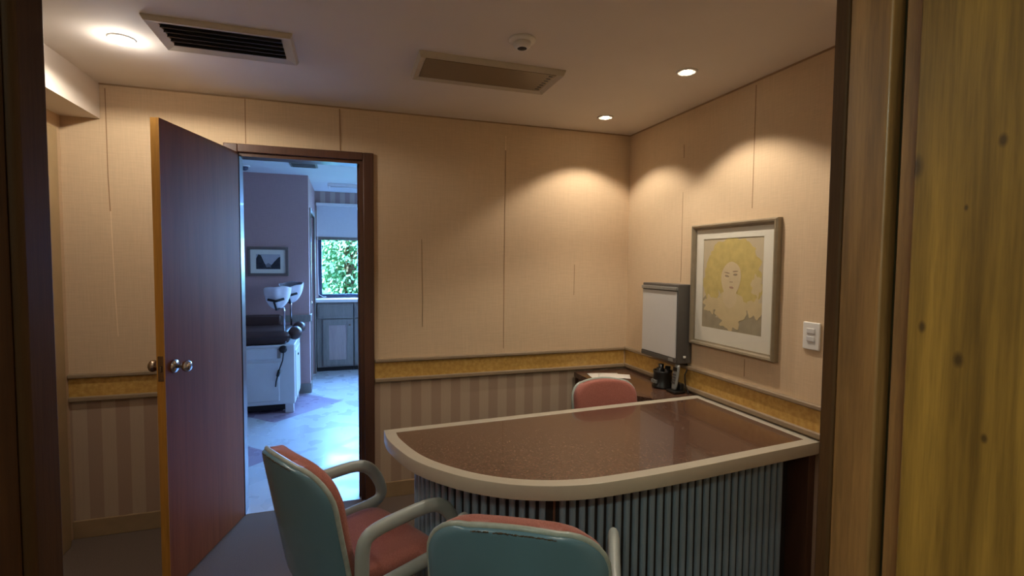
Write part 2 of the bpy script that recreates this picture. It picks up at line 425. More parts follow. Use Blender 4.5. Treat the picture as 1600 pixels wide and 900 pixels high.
baseboard('baseboard_left', XL + .001, DX0 - .085, 'brown painted baseboard left of the open door')
baseboard('baseboard_back', DX1 + .062, 1.5, 'brown painted baseboard under the striped dado by the desk')

# ------------------------------------------------------------------ door frame and open leaf
r = thing('trim_6', 'dark wooden door frame around the doorway in the back wall', 'door frame', ((DX0 + DX1) / 2, YB, 0), kind='structure')
b = MB(); cw = .06
b.box(DX0 - .07, DX0, YB - .018, YB, 0, DZ + .045, 'frame', .004); part('left_casing', b, r)
b = MB(); b.box(DX1, DX1 + cw, YB - .018, YB, 0, DZ + .045, 'frame', .004); part('right_casing', b, r)
b = MB(); b.box(DX0, DX1, YB - .018, YB, DZ, DZ + .045, 'frame', .004); part('head_casing', b, r)
b = MB(); b.box(DX0 - .001, DX0 + .006, YB, T1 + .006, 0, DZ, 'frame'); b.box(DX1 - .02, DX1 + .001, YB, T1 + .006, 0, DZ, 'frame'); b.box(DX0 + .006, DX1 - .02, YB, T1 + .006, DZ - .02, DZ + .001, 'frame')
b.box(DX1 - .032, DX1 - .02, YB + .045, T1, 0, DZ - .02, 'frame')
part('jamb_lining', b, r)

hx, hy = -.553, 3.163; fx, fy = -.735, 2.517
ang = math.atan2(fy - hy, fx - hx); Ld = math.hypot(fx - hx, fy - hy)
r = thing('door_1', 'open reddish brown flush door with raw golden edge', 'door', (hx, hy, 0), ang, kind='structure')
b = MB(); b.box(0, Ld, -.035, 0, .012, DZ - .004, 'door')
i = b.mi('door_edge')
leaf = part('leaf', b, r)
b = MB(); b.box(Ld, Ld + .002, -.035, 0, .012, DZ - .004, 'door_edge'); part('edge_strip', b, r, label='raw golden wood edge of the door')
kx = Ld - .062
for sgn, y0, m in ((1, 0, 'chrome'), (-1, -.035, 'bronze')):
    b = MB()
    b.lathe([(.030, 0), (.031, .004), (.026, .009), (.013, .012)], m, (kx, 0, 1.0), 24, 'Y')
    prof = [(.010, .010), (.010, .032), (.020, .040), (.0265, .052), (.026, .062), (.017, .070), (.004, .0715)]
    b.lathe(prof, m, (kx, 0, 1.0), 24, 'Y')
    for v in b.bm.verts: v.co.y = y0 + sgn * v.co.y
    part('knob', b, r)
b = MB(); b.box(Ld - .001, Ld + .004, -.029, -.006, .945, 1.055, 'bronze', .001); b.box(Ld, Ld + .012, -.023, -.012, .985, 1.012, 'bronze', .002); part('latch_plate', b, r)

# closed cream door in the left wall with its casing
r = thing('door_2', 'cream panelled door in the left wall under the soffit', 'door', (XL, (LD0 + LD1) / 2, 0), kind='structure')
b = MB(); b.box(XL - .07, XL - .035, LD0 + .02, LD1 - .02, .01, LDZ - .02, 'casing'); b.box(XL - .035, XL - .027, LD0 + .14, LD1 - .14, .2, .9, 'casing', .004); b.box(XL - .035, XL - .027, LD0 + .14, LD1 - .14, 1.05, LDZ - .16, 'casing', .004); part('leaf', b, r)
b = MB()
for (y0, y1) in ((LD0 - .08, LD0 + .02), (LD1 - .02, LD1 + .12)):
    b.box(XL - .05, XL + .016, y0, y1, 0, LDZ + .07, 'casing', .004); b.box(XL + .016, XL + .026, y0 + .02, y1 - .03, 0, LDZ + .05, 'casing', .004)
b.box(XL - .05, XL + .016, LD0 + .02, LD1 - .02, LDZ - .02, LDZ + .07, 'casing', .004); b.box(XL + .016, XL + .026, LD0, LD1, LDZ + .01, LDZ + .05, 'casing', .004)
part('casing', b, r)
b = MB(); b.lathe([(.028, 0), (.028, .006), (.011, .01), (.011, .035), (.026, .05), (.024, .064), (.006, .068)], 'bronze', (XL - .035, LD0 + .09, 1.0), 20, 'X'); part('knob', b, r)

# the photographer's doorway
JX = .585
r = thing('trim_7', 'yellow brown grooved wooden door jamb close at the right edge', 'door jamb', (JX + .04, .30, 0), kind='structure')
b = MB(); b.box(JX, JX + .08, .10, .389, 0, 2.1, 'plank', .0025); part('plank', b, r, label='yellow plank with dark knots')
b = MB(); b.box(JX + .012, JX + .08, .389, .412, 0, 2.1, 'jamb', .002); part('stop_strip', b, r, label='narrow reddish brown strip')
b = MB(); b.box(JX + .030, JX + .08, .412, .426, 0, 2.1, 'jamb_groove'); part('groove', b, r, label='dark greenish groove')
b = MB(); b.box(JX + .010, JX + .08, .426, .478, 0, 2.1, 'jamb', .003); part('edge_strip', b, r, label='brown strip with diagonal grain')
b = MB(); b.box(JX + .008, JX + .09, .478, .497, 0, 2.1, 'jamb_dark', .003); part('casing_edge', b, r, label='dark outer edge of the jamb')
r = thing('trim_8', 'wooden door jamb with its shade painted in, at the left edge of the picture', 'door jamb', (-.25, .30, 0), kind='structure')
b = MB(); b.box(-.285, -.2235, .10, .452, 0, 2.1, 'jamb_dark', .003); part('plank', b, r)  # unlit jamb: its shade is put into the darker wood colour
b = MB(); b.box(-.285, -.2180, .452, .497, 0, 2.1, 'jamb_dark', .006); part('edge_strip', b, r)
b = B(-.285, .67, .10, .49, 2.1, 2.14, 'jamb_dark'); struct('trim_9', b, 'wooden head of the nearest doorway above the view', 'door jamb')

# hall behind the viewer
w = MB(); w.box(XL - .1, XL, -1.9, .10, 0, ZC, 'paper'); struct('wall_hall_left', w, 'papered hall wall behind the viewer on the left', 'wall')
w = MB(); w.box(XR, XR + .1, -1.9, .10, 0, ZC, 'paper'); struct('wall_hall_right', w, 'papered hall wall behind the viewer on the right', 'wall')
w = MB(); w.box(XL - .1, XR + .1, -2.0, -1.9, 0, ZC, 'paper'); struct('wall_hall_rear', w, 'papered hall wall straight behind the viewer', 'wall')

# ------------------------------------------------------------------ ceiling fittings
def downlight(x, y, label, drop=0., k=1.):
    r = thing('downlight', label, 'ceiling light', (x, y, ZC), group='recessed halogen downlights')
    b = MB(); b.lathe([(.050, 0), (.049, -.004), (.040, -.006), (.036, -.003), (.034, -.001)], 'white', (x, y, ZC), 28); part('trim_ring', b, r)
    b = MB(); b.lathe([(.021 * k, -.0012), (.021 * k, -.006 - drop * .6), (.013 * k, -.010 - drop), (.002, -.011 - drop)], 'bulb', (x, y, ZC), 20); part('bulb', b, r)
LEFTL, NEARL, CORNL = (-.858, 2.518), (1.536, 2.05), (1.541, 2.841)
ENTRY_FILL, SIDE_FILL = (-.70, 1.15), (1.25, 1.0)  # unseen downlights added to raise the ambient light of the room
downlight(*ENTRY_FILL, 'added halogen downlight, unseen above the view on the door side')
downlight(*SIDE_FILL, 'added halogen downlight, unseen above the view on the desk side')
downlight(*LEFTL, 'bright halogen downlight beside the slatted vent at left', .014, 1.25)
downlight(*NEARL, 'halogen downlight in the ceiling nearer the viewer above the portrait')
downlight(*CORNL, 'halogen downlight in the ceiling closest to the room corner')

def vent_frame(b, x0, x1, y0, y1, w, d, m):
    """sloping picture-frame border hanging d under the ceiling"""
    o = [(x0, y0), (x1, y0), (x1, y1), (x0, y1)]; a = [(x0 + .008, y0 + .008), (x1 - .008, y0 + .008), (x1 - .008, y1 - .008), (x0 + .008, y1 - .008)]
    c = [(x0 + w, y0 + w), (x1 - w, y0 + w), (x1 - w, y1 - w), (x0 + w, y1 - w)]
    i = b.mi(m); L = []
    for pts, z in ((o, ZC), (o, ZC - .006), (a, ZC - d), (c, ZC - d * .55), (c, ZC)):
        L.append([b.bm.verts.new((p[0], p[1], z)) for p in pts])
    for A, Bq in zip(L, L[1:]):
        for k in range(4): b.face([A[k], A[(k + 1) % 4], Bq[(k + 1) % 4], Bq[k]], i)
r = thing('ceiling_vent', 'open slatted air vent in the ceiling with dark louvres', 'vent', (-.447, 2.388, ZC))
b = MB(); vent_frame(b, -.706, -.19, 2.237, 2.54, .045, .020, 'ventcream'); part('frame', b, r)
b = MB(); b.box(-.664, -.232, 2.279, 2.498, ZC - .002, ZC - .0005, 'blackpl'); part('duct_opening', b, r)
for k in range(5):
    y = 2.302 + k * .043; b = MB()
    b.prism([(y - .006, ZC - .019), (y - .003, ZC - .020), (y + .012, ZC - .003), (y + .008, ZC - .002)], -.66, -.236, 'boxgrey', 'X'); part('louvre', b, r)
r = thing('ceiling_vent', 'closed brownish air vent cover near the smoke detector', 'vent', (.65, 2.37, ZC))
b = MB(); vent_frame(b, .311, .995, 2.224, 2.522, .036, .026, 'ventcream'); part('frame', b, r)
b = MB(); b.box(.345, .961, 2.258, 2.488, ZC - .018, ZC - .001, 'ventbrown')
for k in range(7): b.box(.93, .95, 2.275 + k * .03, 2.285 + k * .03, ZC - .0195, ZC - .0175, 'blackpl')
part('grille', b, r, label='fine brown grille')
r = thing('smoke_detector', 'small round smoke detector on the ceiling beyond the closed vent', 'smoke detector', (.692, 1.984, ZC))
b = MB(); b.lathe([(.055, 0), (.055, -.006), (.050, -.011), (.034, -.013)], 'white', (.692, 1.984, ZC), 32); part('base_plate', b, r)
b = MB(); b.lathe([(.036, -.012), (.034, -.028), (.027, -.036), (.021, -.036)], 'white', (.692, 1.984, ZC), 32); b.lathe([(.021, -.034), (.019, -.0365), (.002, -.038)], 'dark', (.692, 1.984, ZC), 24); part('sensor_head', b, r)

# ------------------------------------------------------------------ desk
def catmull(P, n=8):
    out = []
    for i in range(len(P) - 1):
        p0 = P[max(i - 1, 0)]; p1 = P[i]; p2 = P[i + 1]; p3 = P[min(i + 2, len(P) - 1)]
        for k in range(n):
            t = k / n
            out.append(tuple(.5 * ((2 * p1[j]) + (-p0[j] + p2[j]) * t + (2 * p0[j] - 5 * p1[j] + 4 * p2[j] - p3[j]) * t * t + (-p0[j] + 3 * p1[j] - 3 * p2[j] + p3[j]) * t ** 3) for j in (0, 1)))
    out.append(P[-1]); return out
arc = catmull([(.162, 2.285), (.172, 2.14), (.243, 1.905), (.366, 1.725), (.497, 1.612), (.634, 1.546), (.78, 1.514), (.947, 1.512), (1.196, 1.526), (1.55, 1.560), (1.922, 1.596)], 6)
arc = [arc[0]] + arc[3:]
outline = arc + [(1.922, 2.385)]
def inset(poly, d):
    n = len(poly); out = []
    for k in range(n):
        a, p, c = Vector(poly[k - 1]), Vector(poly[k]), Vector(poly[(k + 1) % n])
        e1 = (p - a).normalized(); e2 = (c - p).normalized()
        n1 = Vector((-e1.y, e1.x)); n2 = Vector((-e2.y, e2.x)); m = n1 + n2
        m = m / max(m.dot(n1), .3); out.append(tuple(p + m * d))
    return out
r = thing('reception_desk', 'curved desk with brown speckled glossy top and blue grey slatted front', 'desk', (1.05, 1.95, 0))
inn = inset(outline, .048)
b = MB(); b.ring(outline, inn, .668, .72, 'band'); part('edge_band', b, r, .004, label='cream grey edge band of the desk top')
b = MB(); b.prism(inset(outline, .047), .685, .7185, 'stone'); part('desk_top', b, r, label='brown speckled glossy top')
front = catmull([(.312, 2.30), (.302, 2.15), (.362, 1.98), (.47, 1.845), (.60, 1.745), (.74, 1.685), (.90, 1.665), (1.2, 1.668), (1.55, 1.682), (1.86, 1.706)], 6)
L = [0]
for p, q in zip(front, front[1:]): L.append(L[-1] + math.dist(p, q))
def along(d):
    for k in range(len(L) - 1):
        if d <= L[k + 1] or k == len(L) - 2:
            t = (d - L[k]) / (L[k + 1] - L[k]); p = Vector(front[k]).lerp(Vector(front[k + 1]), t)
            e = (Vector(front[k + 1]) - Vector(front[k])).normalized(); return p, e
b = MB(); pitch = .0375; n = int(L[-1] / pitch); gap_at = None
for k in range(n):
    p, e = along((k + .5) * pitch); nn = Vector((e.y, -e.x))
    if gap_at is None and p.x > .72: gap_at = k; continue
    w2 = .0122; q = []
    for s_, o_ in ((-1, 0), (-.95, .007), (-.6, .0125), (0, .014), (.6, .0125), (.95, .007), (1, 0)):
        c = p + e * (w2 * s_) + nn * o_; q.append((c.x, c.y))
    b.prism(q, .02, .668, 'slat', smooth=False)
part('slatted_front', b, r, label='blue grey vertical slats')
p, e = along((gap_at + .5) * pitch); nn = Vector((e.y, -e.x))
b = MB(); c = p + e * .006; q = [c - e * .004, c + e * .004, c + e * .004 + nn * .006, c - e * .004 + nn * .006]
b.prism([(v.x, v.y) for v in q], .02, .668, 'reflection'); part('gap_reflection', b, r, label='thin copper strip painted in the gap between slats')  # brownish strip stands in for a reflection inside the gap
back = [along(L[-1] * t / 40)[0] for t in range(41)]; nr = []
for t in range(41):
    p, e = along(L[-1] * t / 40); nr.append(p + Vector((-e.y, e.x)) * .02)
b = MB(); b.prism([(v.x, v.y) for v in back] + [(v.x, v.y) for v in nr[::-1]], 0.0, .668, 'dark'); part('front_backing', b, r)
b = MB(); b.box(1.86, 1.885, 1.745, 2.33, 0, .668, 'brown_panel', .002); b.box(1.885, 1.922, 1.75, 1.77, 0, .668, 'brown_panel'); b.box(1.886, 1.922, 1.622, 1.75, 0, .668, 'brown_panel', .002); part('side_panel', b, r)

# return table along the right wall
r = thing('side_desk', 'low brown side desk in the corner behind the curved desk', 'desk', (1.71, 2.79, 0))
b = MB(); b.prism([(1.632, 2.392), (1.921, 2.392), (1.921, YB - .032), (1.502, YB - .032), (1.502, 2.60)], .685, .718, 'stone'); part('desk_top', b, r)
b = MB(); b.box(1.505, 1.525, 2.62, YB - .04, .60, .685, 'brown_panel'); b.box(1.52, 1.9, YB - .06, YB - .04, .1, .685, 'brown_panel'); part('apron', b, r)
b = MB(); b.box(1.505, 1.915, YB - .085, YB - .062, 0, .685, 'brown_panel'); part('end_panel', b, r)
b = MB(); b.box(1.66, 1.915, 2.42, 2.44, 0, .685, 'brown_panel'); part('end_panel', b, r)

# ------------------------------------------------------------------ things on the side desk and right wall
def paper_sheet(x, y, rz, z, label):
    b = MB()
    def f(dz): return lambda u, v: ((u - .5) * .21, (v - .5) * .13, z + dz + .0012 * math.sin(u * 5) * v)
    b.slab(f(.0008), f(0), 8, 6, 'sheet')
    o = link('paper_sheet', b, None, (0, 0, z)); o.location = (x, y, z); o.rotation_euler = (0, 0, rz)
    o['label'] = label; o['category'] = 'paper'; o['group'] = 'papers on the side desk'
paper_sheet(1.655, 3.0, R(-12), .7185, 'lower white paper sheet on the side desk behind the pink chair')
paper_sheet(1.70, 2.955, R(-28), .7215, 'upper slanted white paper sheet lying on another paper')

r = thing('desk_organizer', 'black desktop organizer standing beside the cordless phone', 'organizer', (1.835, 2.61, .718))
b = MB(); b.lathe([(.062, 0), (.062, .012), (.056, .02), (.054, .09), (.058, .104), (.052, .106), (.048, .04)], 'blackpl', (1.835, 2.61, .7185), 20); part('cup', b, r)
for dx, dy, h in ((-.025, -.01, .124), (.0, .012, .140), (.026, -.004, .128), (.008, -.026, .118)):
    b = MB(); b.tube([(1.835 + dx, 2.61 + dy, .76), (1.835 + dx * 1.3, 2.61 + dy * 1.3, .7185 + h)], [.012, .017], 'blackpl', 10); part('compartment', b, r)
b = MB()
for k in range(3): b.box(1.771 + .0, 1.783, 2.585 + k * .02, 2.596 + k * .02, .75, .77, 'silver', .001)
part('metal_clip', b, r)
r = thing('cordless_phone', 'silver and black cordless phone standing in its charger', 'phone', (1.835, 2.475, .718))
b = MB(); b.box(1.795, 1.875, 2.435, 2.52, .7185, .735, 'blackpl', .006); b.box(1.845, 1.872, 2.45, 2.505, .73, .775, 'blackpl', .005); part('charging_cradle', b, r)
b = MB()
def hs(sgn):
    def f(u, v):
        x = 1.822 + .022 * v + sgn * .010 * (1 - (2 * u - 1) ** 4 * .7); y = 2.477 + (u - .5) * .046 * (1 - .25 * abs(2 * v - 1) ** 4); return (x, y, .737 + .145 * v)
    return f
b.slab(hs(-1), hs(1), 8, 12, 'silver', 'blackpl'); hset = part('handset', b, r, label='silver faced handset')
b = MB(); b.box(1.824, 1.829, 2.462, 2.492, .845, .868, 'blackpl', .001); part('screen', b, hset)
b = MB()
for i in range(3):
    for k in range(4): b.box(1.8145 + .0024 * k, 1.8165 + .0024 * k, 2.463 + i * .011, 2.471 + i * .011, .772 + k * .016, .782 + k * .016, 'boxgrey')
part('keypad', b, hset)

LX, LY0, LY1, LZ0, LZ1 = 1.822, 2.462, 2.828, .888, 1.350
r = thing('xray_light_box', 'dark grey x-ray viewing light box with unlit white screen on the wall', 'light box', (1.875, 2.645, LZ0))
b = MB(); b.box(LX + .004, XR - .001, LY0, LY1, LZ0, LZ1, 'boxgrey', .004); part('housing', b, r)
b = MB(); b.box(LX - .002, LX + .005, LY0 + .012, LY1 - .010, LZ0 + .034, LZ1 - .042, 'acrylic', .001); part('screen', b, r, label='white acrylic screen')
b = MB(); b.box(LX - .010, LX + .006, LY0 + .004, LY1 - .004, LZ1 - .036, LZ1 - .016, 'silver', .003); part('film_clip_rail', b, r, label='metal clip rail')
b = MB(); b.box(LX - .002, LX + .005, LY0 + .004, LY1 - .004, LZ0 + .004, LZ0 + .030, 'boxgrey', .002); b.box(LX - .003, LX + .004, LY0 + .03, LY0 + .075, LZ0 + .008, LZ0 + .026, 'silver', .001); part('bottom_rail', b, r)
b = MB(); b.box(1.868, 1.884, LY0 - .007, LY0 + .001, LZ0 + .034, LZ0 + .046, 'white', .002); part('switch', b, r)
cord = catmull([(1.902, 2.475), (1.905, .86), (1.900, .80), (1.895, .76), (1.89, .73)], 1)
b = MB(); b.tube([(1.91, 2.485, .89), (1.912, 2.475, .86), (1.888, 2.468, .82), (1.884, 2.46, .78), (1.89, 2.45, .74), (1.893, 2.44, .7225), (1.88, 2.42, .722)], .0035, 'blackpl', 8); part('power_cord', b, r)

# portrait: y runs towards the corner, so picture-left is +y
PY0, PY1, PZ0, PZ1 = 1.842, 2.452, 1.012, 1.690
r = thing('framed_portrait', 'large framed print of a woman with big yellow hair', 'picture', (1.91, 2.147, PZ0))
fw = .030
b = MB()
def frame_bar(b, m, x_w, y0, y1, z0, z1, w, d, m2=None):
    prof = [(0, 0), (d * .75, 0), (d, w * .25), (d * .92, w * .55), (d * .55, w * .75), (d * .5, w), (0, w)]
    crn = [(y0, z0, 1, 1), (y1, z0, -1, 1), (y1, z1, -1, -1), (y0, z1, 1, -1)]
    i = b.mi(m); V = []
    for (y, z, sy, sz) in crn: V.append([b.bm.verts.new((x_w - p, y + sy * q, z + sz * q)) for p, q in prof])
    for k in range(4):
        A, C = V[k], V[(k + 1) % 4]
        for j in range(len(prof)): b.face([A[j], A[(j + 1) % len(prof)], C[(j + 1) % len(prof)], C[j]], i)
frame_bar(b, 'picframe', XR - .002, PY0, PY1, PZ0, PZ1, fw, .034); part('frame', b, r)
ay0, ay1, az0, az1 = 1.935, 2.365, 1.120, 1.608
b = MB(); x = XR - .012
for (y0, y1, z0, z1) in ((PY0 + fw - .005, ay0, PZ0 + fw - .005, PZ1 - fw + .005), (ay1, PY1 - fw + .005, PZ0 + fw - .005, PZ1 - fw + .005), (ay0, ay1, PZ0 + fw - .005, az0), (ay0, ay1, az1, PZ1 - fw + .005)):
    b.box(x - .002, x, y0, y1, z0, z1, 'matboard')
part('mat', b, r)
b = MB(); b.box(x + .001, x + .004, ay0 - .01, ay1 + .01, az0 - .01, az1 + .01, 'print_bg')
lay = [x + .0009]
def blob(cy, cz, ry, rz, m, lob=0, amp=0., ph=0., n=64, tilt=0., flat=None):
    lay[0] -= .00012; pts = []
    for k in range(n):
        a = 2 * PI * k / n; q = 1 + amp * math.sin(lob * a + ph) + amp * .6 * math.sin((lob * 1.7 // 1) * a + 1.3)
        u, v = ry * q * math.cos(a), rz * q * math.sin(a)
        u, v = u * math.cos(tilt) - v * math.sin(tilt), u * math.sin(tilt) + v * math.cos(tilt)
        pts.append((lay[0], min(max(cy + u, ay0 + .001), ay1 - .001), min(max(cz + v, az0 + .001), az1 - .001)))
    b.flat(pts, m)
cy = 2.165
blob(2.03, 1.19, .14, .075, 'print_grey', 5, .12); blob(2.33, 1.20, .08, .085, 'print_grey', 5, .12, 1)
blob(2.15, 1.14, .25, .04, 'print_grey', 7, .1)
blob(2.145, 1.455, .188, .150, 'print_hair', 9, .05); blob(2.02, 1.36, .085, .10, 'print_hair', 6, .12, .4); blob(2.295, 1.37, .070, .10, 'print_hair', 6, .12, 2)
blob(2.145, 1.53, .15, .075, 'print_hair', 9, .07, 1)
blob(1.975, 1.365, .035, .05, 'print_pale', 6, .15); blob(2.30, 1.25, .055, .045, 'print_pale', 6, .18); blob(1.98, 1.25, .06, .045, 'print_pale', 7, .18, 2)
blob(2.15, 1.245, .125, .075, 'print_pale', 7, .08); blob(2.15, 1.18, .075, .055, 'print_pale', 7, .16); blob(2.155, 1.30, .05, .06, 'print_face')
blob(2.15, 1.395, .070, .090, 'print_face', 3, .02, .5, tilt=R(8))
blob(2.158, 1.335, .034, .04, 'print_face')
for yy, zz, t in ((2.178, 1.408, 8), (2.118, 1.417, -4)):
    blob(yy, zz + .017, .020, .003, 'print_line', tilt=R(t)); blob(yy, zz, .015, .0055, 'print_line', tilt=R(t)); blob(yy, zz - .001, .006, .004, 'print_grey')
blob(2.140, 1.378, .004, .003, 'print_line'); blob(2.152, 1.378, .004, .003, 'print_line'); blob(2.143, 1.349, .015, .0055, 'print_lips', tilt=R(5))
part('print', b, r)
b = MB(); b.box(x - .006, x - .0045, PY0 + fw - .004, PY1 - fw + .004, PZ0 + fw - .004, PZ1 - fw + .004, 'glass'); part('glazing', b, r)

r = thing('light_switch', 'white double switch plate on the right wall beside the portrait', 'switch', (XR, 1.664, 1.105))
b = MB(); b.box(XR - .010, XR, 1.622, 1.706, 1.102, 1.222, 'white', .004); part('plate', b, r)
for z in (1.138, 1.172): b = MB(); b.box(XR - .015, XR - .009, 1.644, 1.684, z, z + .024, 'acrylic', .003); part('rocker', b, r)

# ------------------------------------------------------------------ chairs
def half_w(t, W, rr, L):
    """half width of the back at distance t below its top edge"""
    if t < rr: return W - rr + math.sqrt(max(rr * rr - (rr - t) ** 2, 0))
    if t > L - .06: return W - .06 + math.sqrt(max(.0036 - (t - L + .06) ** 2, 0))
    return W
def make_chair(label, loc, heading, drop=0., W=.234, rr=.125, arms=True):
    r = thing('armchair' if arms else 'desk_chair', label, 'chair', loc, heading - PI / 2, group='pink and grey chairs')
    ws = W / .234
    ROOT[r.name] = None
    zt, rec, conc, LB = .829 - drop, .185, .052 * ws, .47
    def P(s, t, off):   # lateral, down, forward
        f = t * math.sin(rec) + conc * (s / W) ** 2 + off * math.cos(rec)
        return (s, f, zt - t * math.cos(rec) + off * math.sin(rec))
    def sheet(grow, off, L0=0.):
        def f(u, v):
            t = L0 + (LB - L0) * (v ** 1.0); t2 = min(max(t, 0), LB)
            tt = LB * (.5 - .5 * math.cos(PI * v))   # denser rows near the corners
            w_ = half_w(tt, W, rr, LB) + grow
            s_ = (2 * u - 1) * w_
            e = (1 - abs(2 * u - 1) ** 6) * (1 - abs(2 * v - 1) ** 10)
            o = off(e) if callable(off) else off
            tt2 = (tt - LB / 2) * (1 + 2 * grow / LB) + LB / 2
            return P(s_, tt2 + .012 * (2 * u - 1) ** 2 * (1 - v), o)
        return f
    b = MB(); b.slab(sheet(0, lambda e: -.012 * e ** .5), sheet(0, .012), 20, 28, 'shell'); sh_ = part('back_shell', b, r, label='grey plastic back shell')
    rim = []; f = sheet(.0, .010)
    for k in range(21): rim.append(f(0, 1 - k / 20 * .999))
    for k in range(1, 20): rim.append(f(k / 20, .001))
    for k in range(21): rim.append(f(1, k / 20 * .999))
    rim += [f(1 - k / 12, 1) for k in range(1, 12)]
    b = MB(); b.tube(rim, .0085, 'trim', 8, True); part('edge_trim', b, sh_, label='worn pale edge trim')
    b = MB(); rnd = random.Random(3)
    for k in range(22, 40):
        if rnd.random() < .85:
            q = [Vector(f((k - 20.5 + t) / 20, .014)) + Vector((0, -.0225, -.004 + rnd.uniform(-.0015, .001))) for t in (0, .35, .7, 1.)]
            b.tube(q, [rnd.uniform(.0006, .0024) for _ in q], 'chipped', 6)
    part('chipped_paint', b, sh_)
    b = MB(); b.slab(sheet(.001, .012), sheet(-.006, lambda e: .044 + .022 * e ** .5), 22, 30, 'pink'); part('back_cushion', b, r)
    # seat
    zs = .44 - drop
    def seat(top):
        def f(u, v):
            a, c = 2 * u - 1, 2 * v - 1
            k = 1 - .10 * (abs(a) ** 6) * (abs(c) ** 6)
            w_ = (.232 - .015 * (1 - v)) * ws; x_ = a * w_ * (1 - .07 * abs(c) ** 8); y_ = .115 + .415 * (v if False else (.5 + .5 * c * (1 - .06 * abs(a) ** 6)))
            e = ((1 - abs(a) ** 7) * (1 - abs(c) ** 8)) ** .5
            z_ = zs - .045 + (.045 * e - .014 * max(0, v - .75) * 4 * .6 - .008 * (1 - a * a) * (1 - c * c) if top else -.022 * e)
            return (x_, y_, z_)
        return f
    b = MB(); b.slab(seat(True), seat(False), 20, 20, 'pink'); part('seat_cushion', b, r)
    b = MB()
    def pan(dz, g):
        def f(u, v):
            a, c = 2 * u - 1, 2 * v - 1; return (a * (.222 - g) * ws * (1 - .07 * abs(c) ** 8), .32 + c * (.195 - g) * (1 - .06 * abs(a) ** 6), zs + dz)
        return f
    b.slab(pan(-.058, 0), pan(-.088, .03), 12, 12, 'shell'); part('seat_pan', b, r)
    for sx_ in (-1, 1) if arms else ():
        pts = catmull([(.162, .42), (.164, .48), (.167, .545), (.182, .582), (.225, .597), (.320, .602), (.410, .602), (.470, .590), (.512, .560), (.545, .510), (.562, .462), (.556, .430), (.52, .412), (.42, .406), (.26, .402), (.185, .400), (.162, .42)], 3)[:-1]
        b = MB(); b.tube([(sx_ * .252, y, z - drop) for y, z in pts], .0175, 'arm', 12, True, flat=1.45)
        a_ = part('armrest', b, r)
        b = MB(); b.box(min(sx_ * .215, sx_ * .25), max(sx_ * .215, sx_ * .25), .2, .42, .372 - drop, .396 - drop, 'arm', .004); part('arm_bracket', b, a_)
    # pedestal
    b = MB(); b.lathe([(.028, .09), (.028, .24 - drop), (.019, .242 - drop), (.019, .353 - drop)], 'blackpl', (0, .30, 0), 20); b.box(-.09, .09, .21, .39, .336 - drop, .353 - drop, 'blackpl', .004); part('column', b, r)
    for k in range(5):
        a = R(90 + 72 * k); c, d = math.cos(a), math.sin(a)
        b = MB(); b.tube([(0, .30, .105), (c * .14, .30 + d * .14, .092), (c * .265, .30 + d * .265, .07)], [.026, .02, .014], 'blackpl', 10, flat=1.2); lg = part('leg', b, r)
        b = MB(); cx, cy_ = c * .262, .30 + d * .262
        b.tube([(cx - d * .024, cy_ + c * .024, .026), (cx + d * .024, cy_ - c * .024, .026)], .026, 'rubber', 16); b.tube([(cx, cy_, .03), (cx, cy_, .075)], .008, 'blackpl', 8); part('caster', b, lg)
    return r
make_chair('pink cushioned armchair between the open door and the desk', (-.22, 1.779, 0), .508)
make_chair('armchair turning its grey plastic back to the viewer before the desk', (.372, 1.12, 0), 1.066)
make_chair('pink backed chair behind the curved desk facing the viewer', (1.345, 2.50, 0), R(-92), .0, .186, .075, False)

# ------------------------------------------------------------------ exam room beyond the doorway
w = MB(); w.box(EXL - .1, EXL, T1, PW, 0, EZ, 'paper_exam'); struct('wall_exam_left', w, 'left wall of the room beyond, hidden by the door', 'wall')
w = MB(); w.box(EXL - .1, RX, PW, PW + .1, 0, EZ, 'paper_exam'); struct('wall_exam_middle', w, 'mauve wall with a small landscape beyond the doorway', 'wall')
RD0, RD1, RDZ = 6.22, 7.0, 2.02
w = MB(); w.box(RX - .1, RX, PW + .1, RD0, 0, EZ, 'paper_exam'); w.box(RX - .1, RX, RD1, EY, 0, EZ, 'paper_exam'); w.box(RX - .1, RX, RD0, RD1, RDZ, EZ, 'paper_exam')
struct('wall_exam_return', w, 'narrow return wall with a side door near the window', 'wall')
EW = [(EXR, 3.9, 6.3)]
w = MB(); w.box(EXR, EXR + .1, T1, 4.0, 0, EZ, 'paper_exam'); w.box(EXR, EXR + .1, 6.4, EY, 0, EZ, 'paper_exam'); w.box(EXR, EXR + .1, 4.0, 6.4, 0, 1.0, 'paper_exam'); w.box(EXR, EXR + .1, 4.0, 6.4, 2.2, EZ, 'paper_exam')
struct('wall_exam_right', w, 'right wall of the room beyond with a wide window', 'wall')
WX0, WX1, WZ0, WZ1 = -.335, 2.2, .975, 2.22
w = MB(); w.box(RX - .1, WX0, EY, EY + .1, 0, EZ, 'dado_exam'); w.box(WX1, EXR + .1, EY, EY + .1, 0, EZ, 'dado_exam'); w.box(WX0, WX1, EY, EY + .1, 0, WZ0, 'dado_exam'); w.box(WX0, WX1, EY, EY + .1, WZ1, EZ, 'dado_exam')
struct('wall_exam_window', w, 'striped wall around the far window', 'wall')
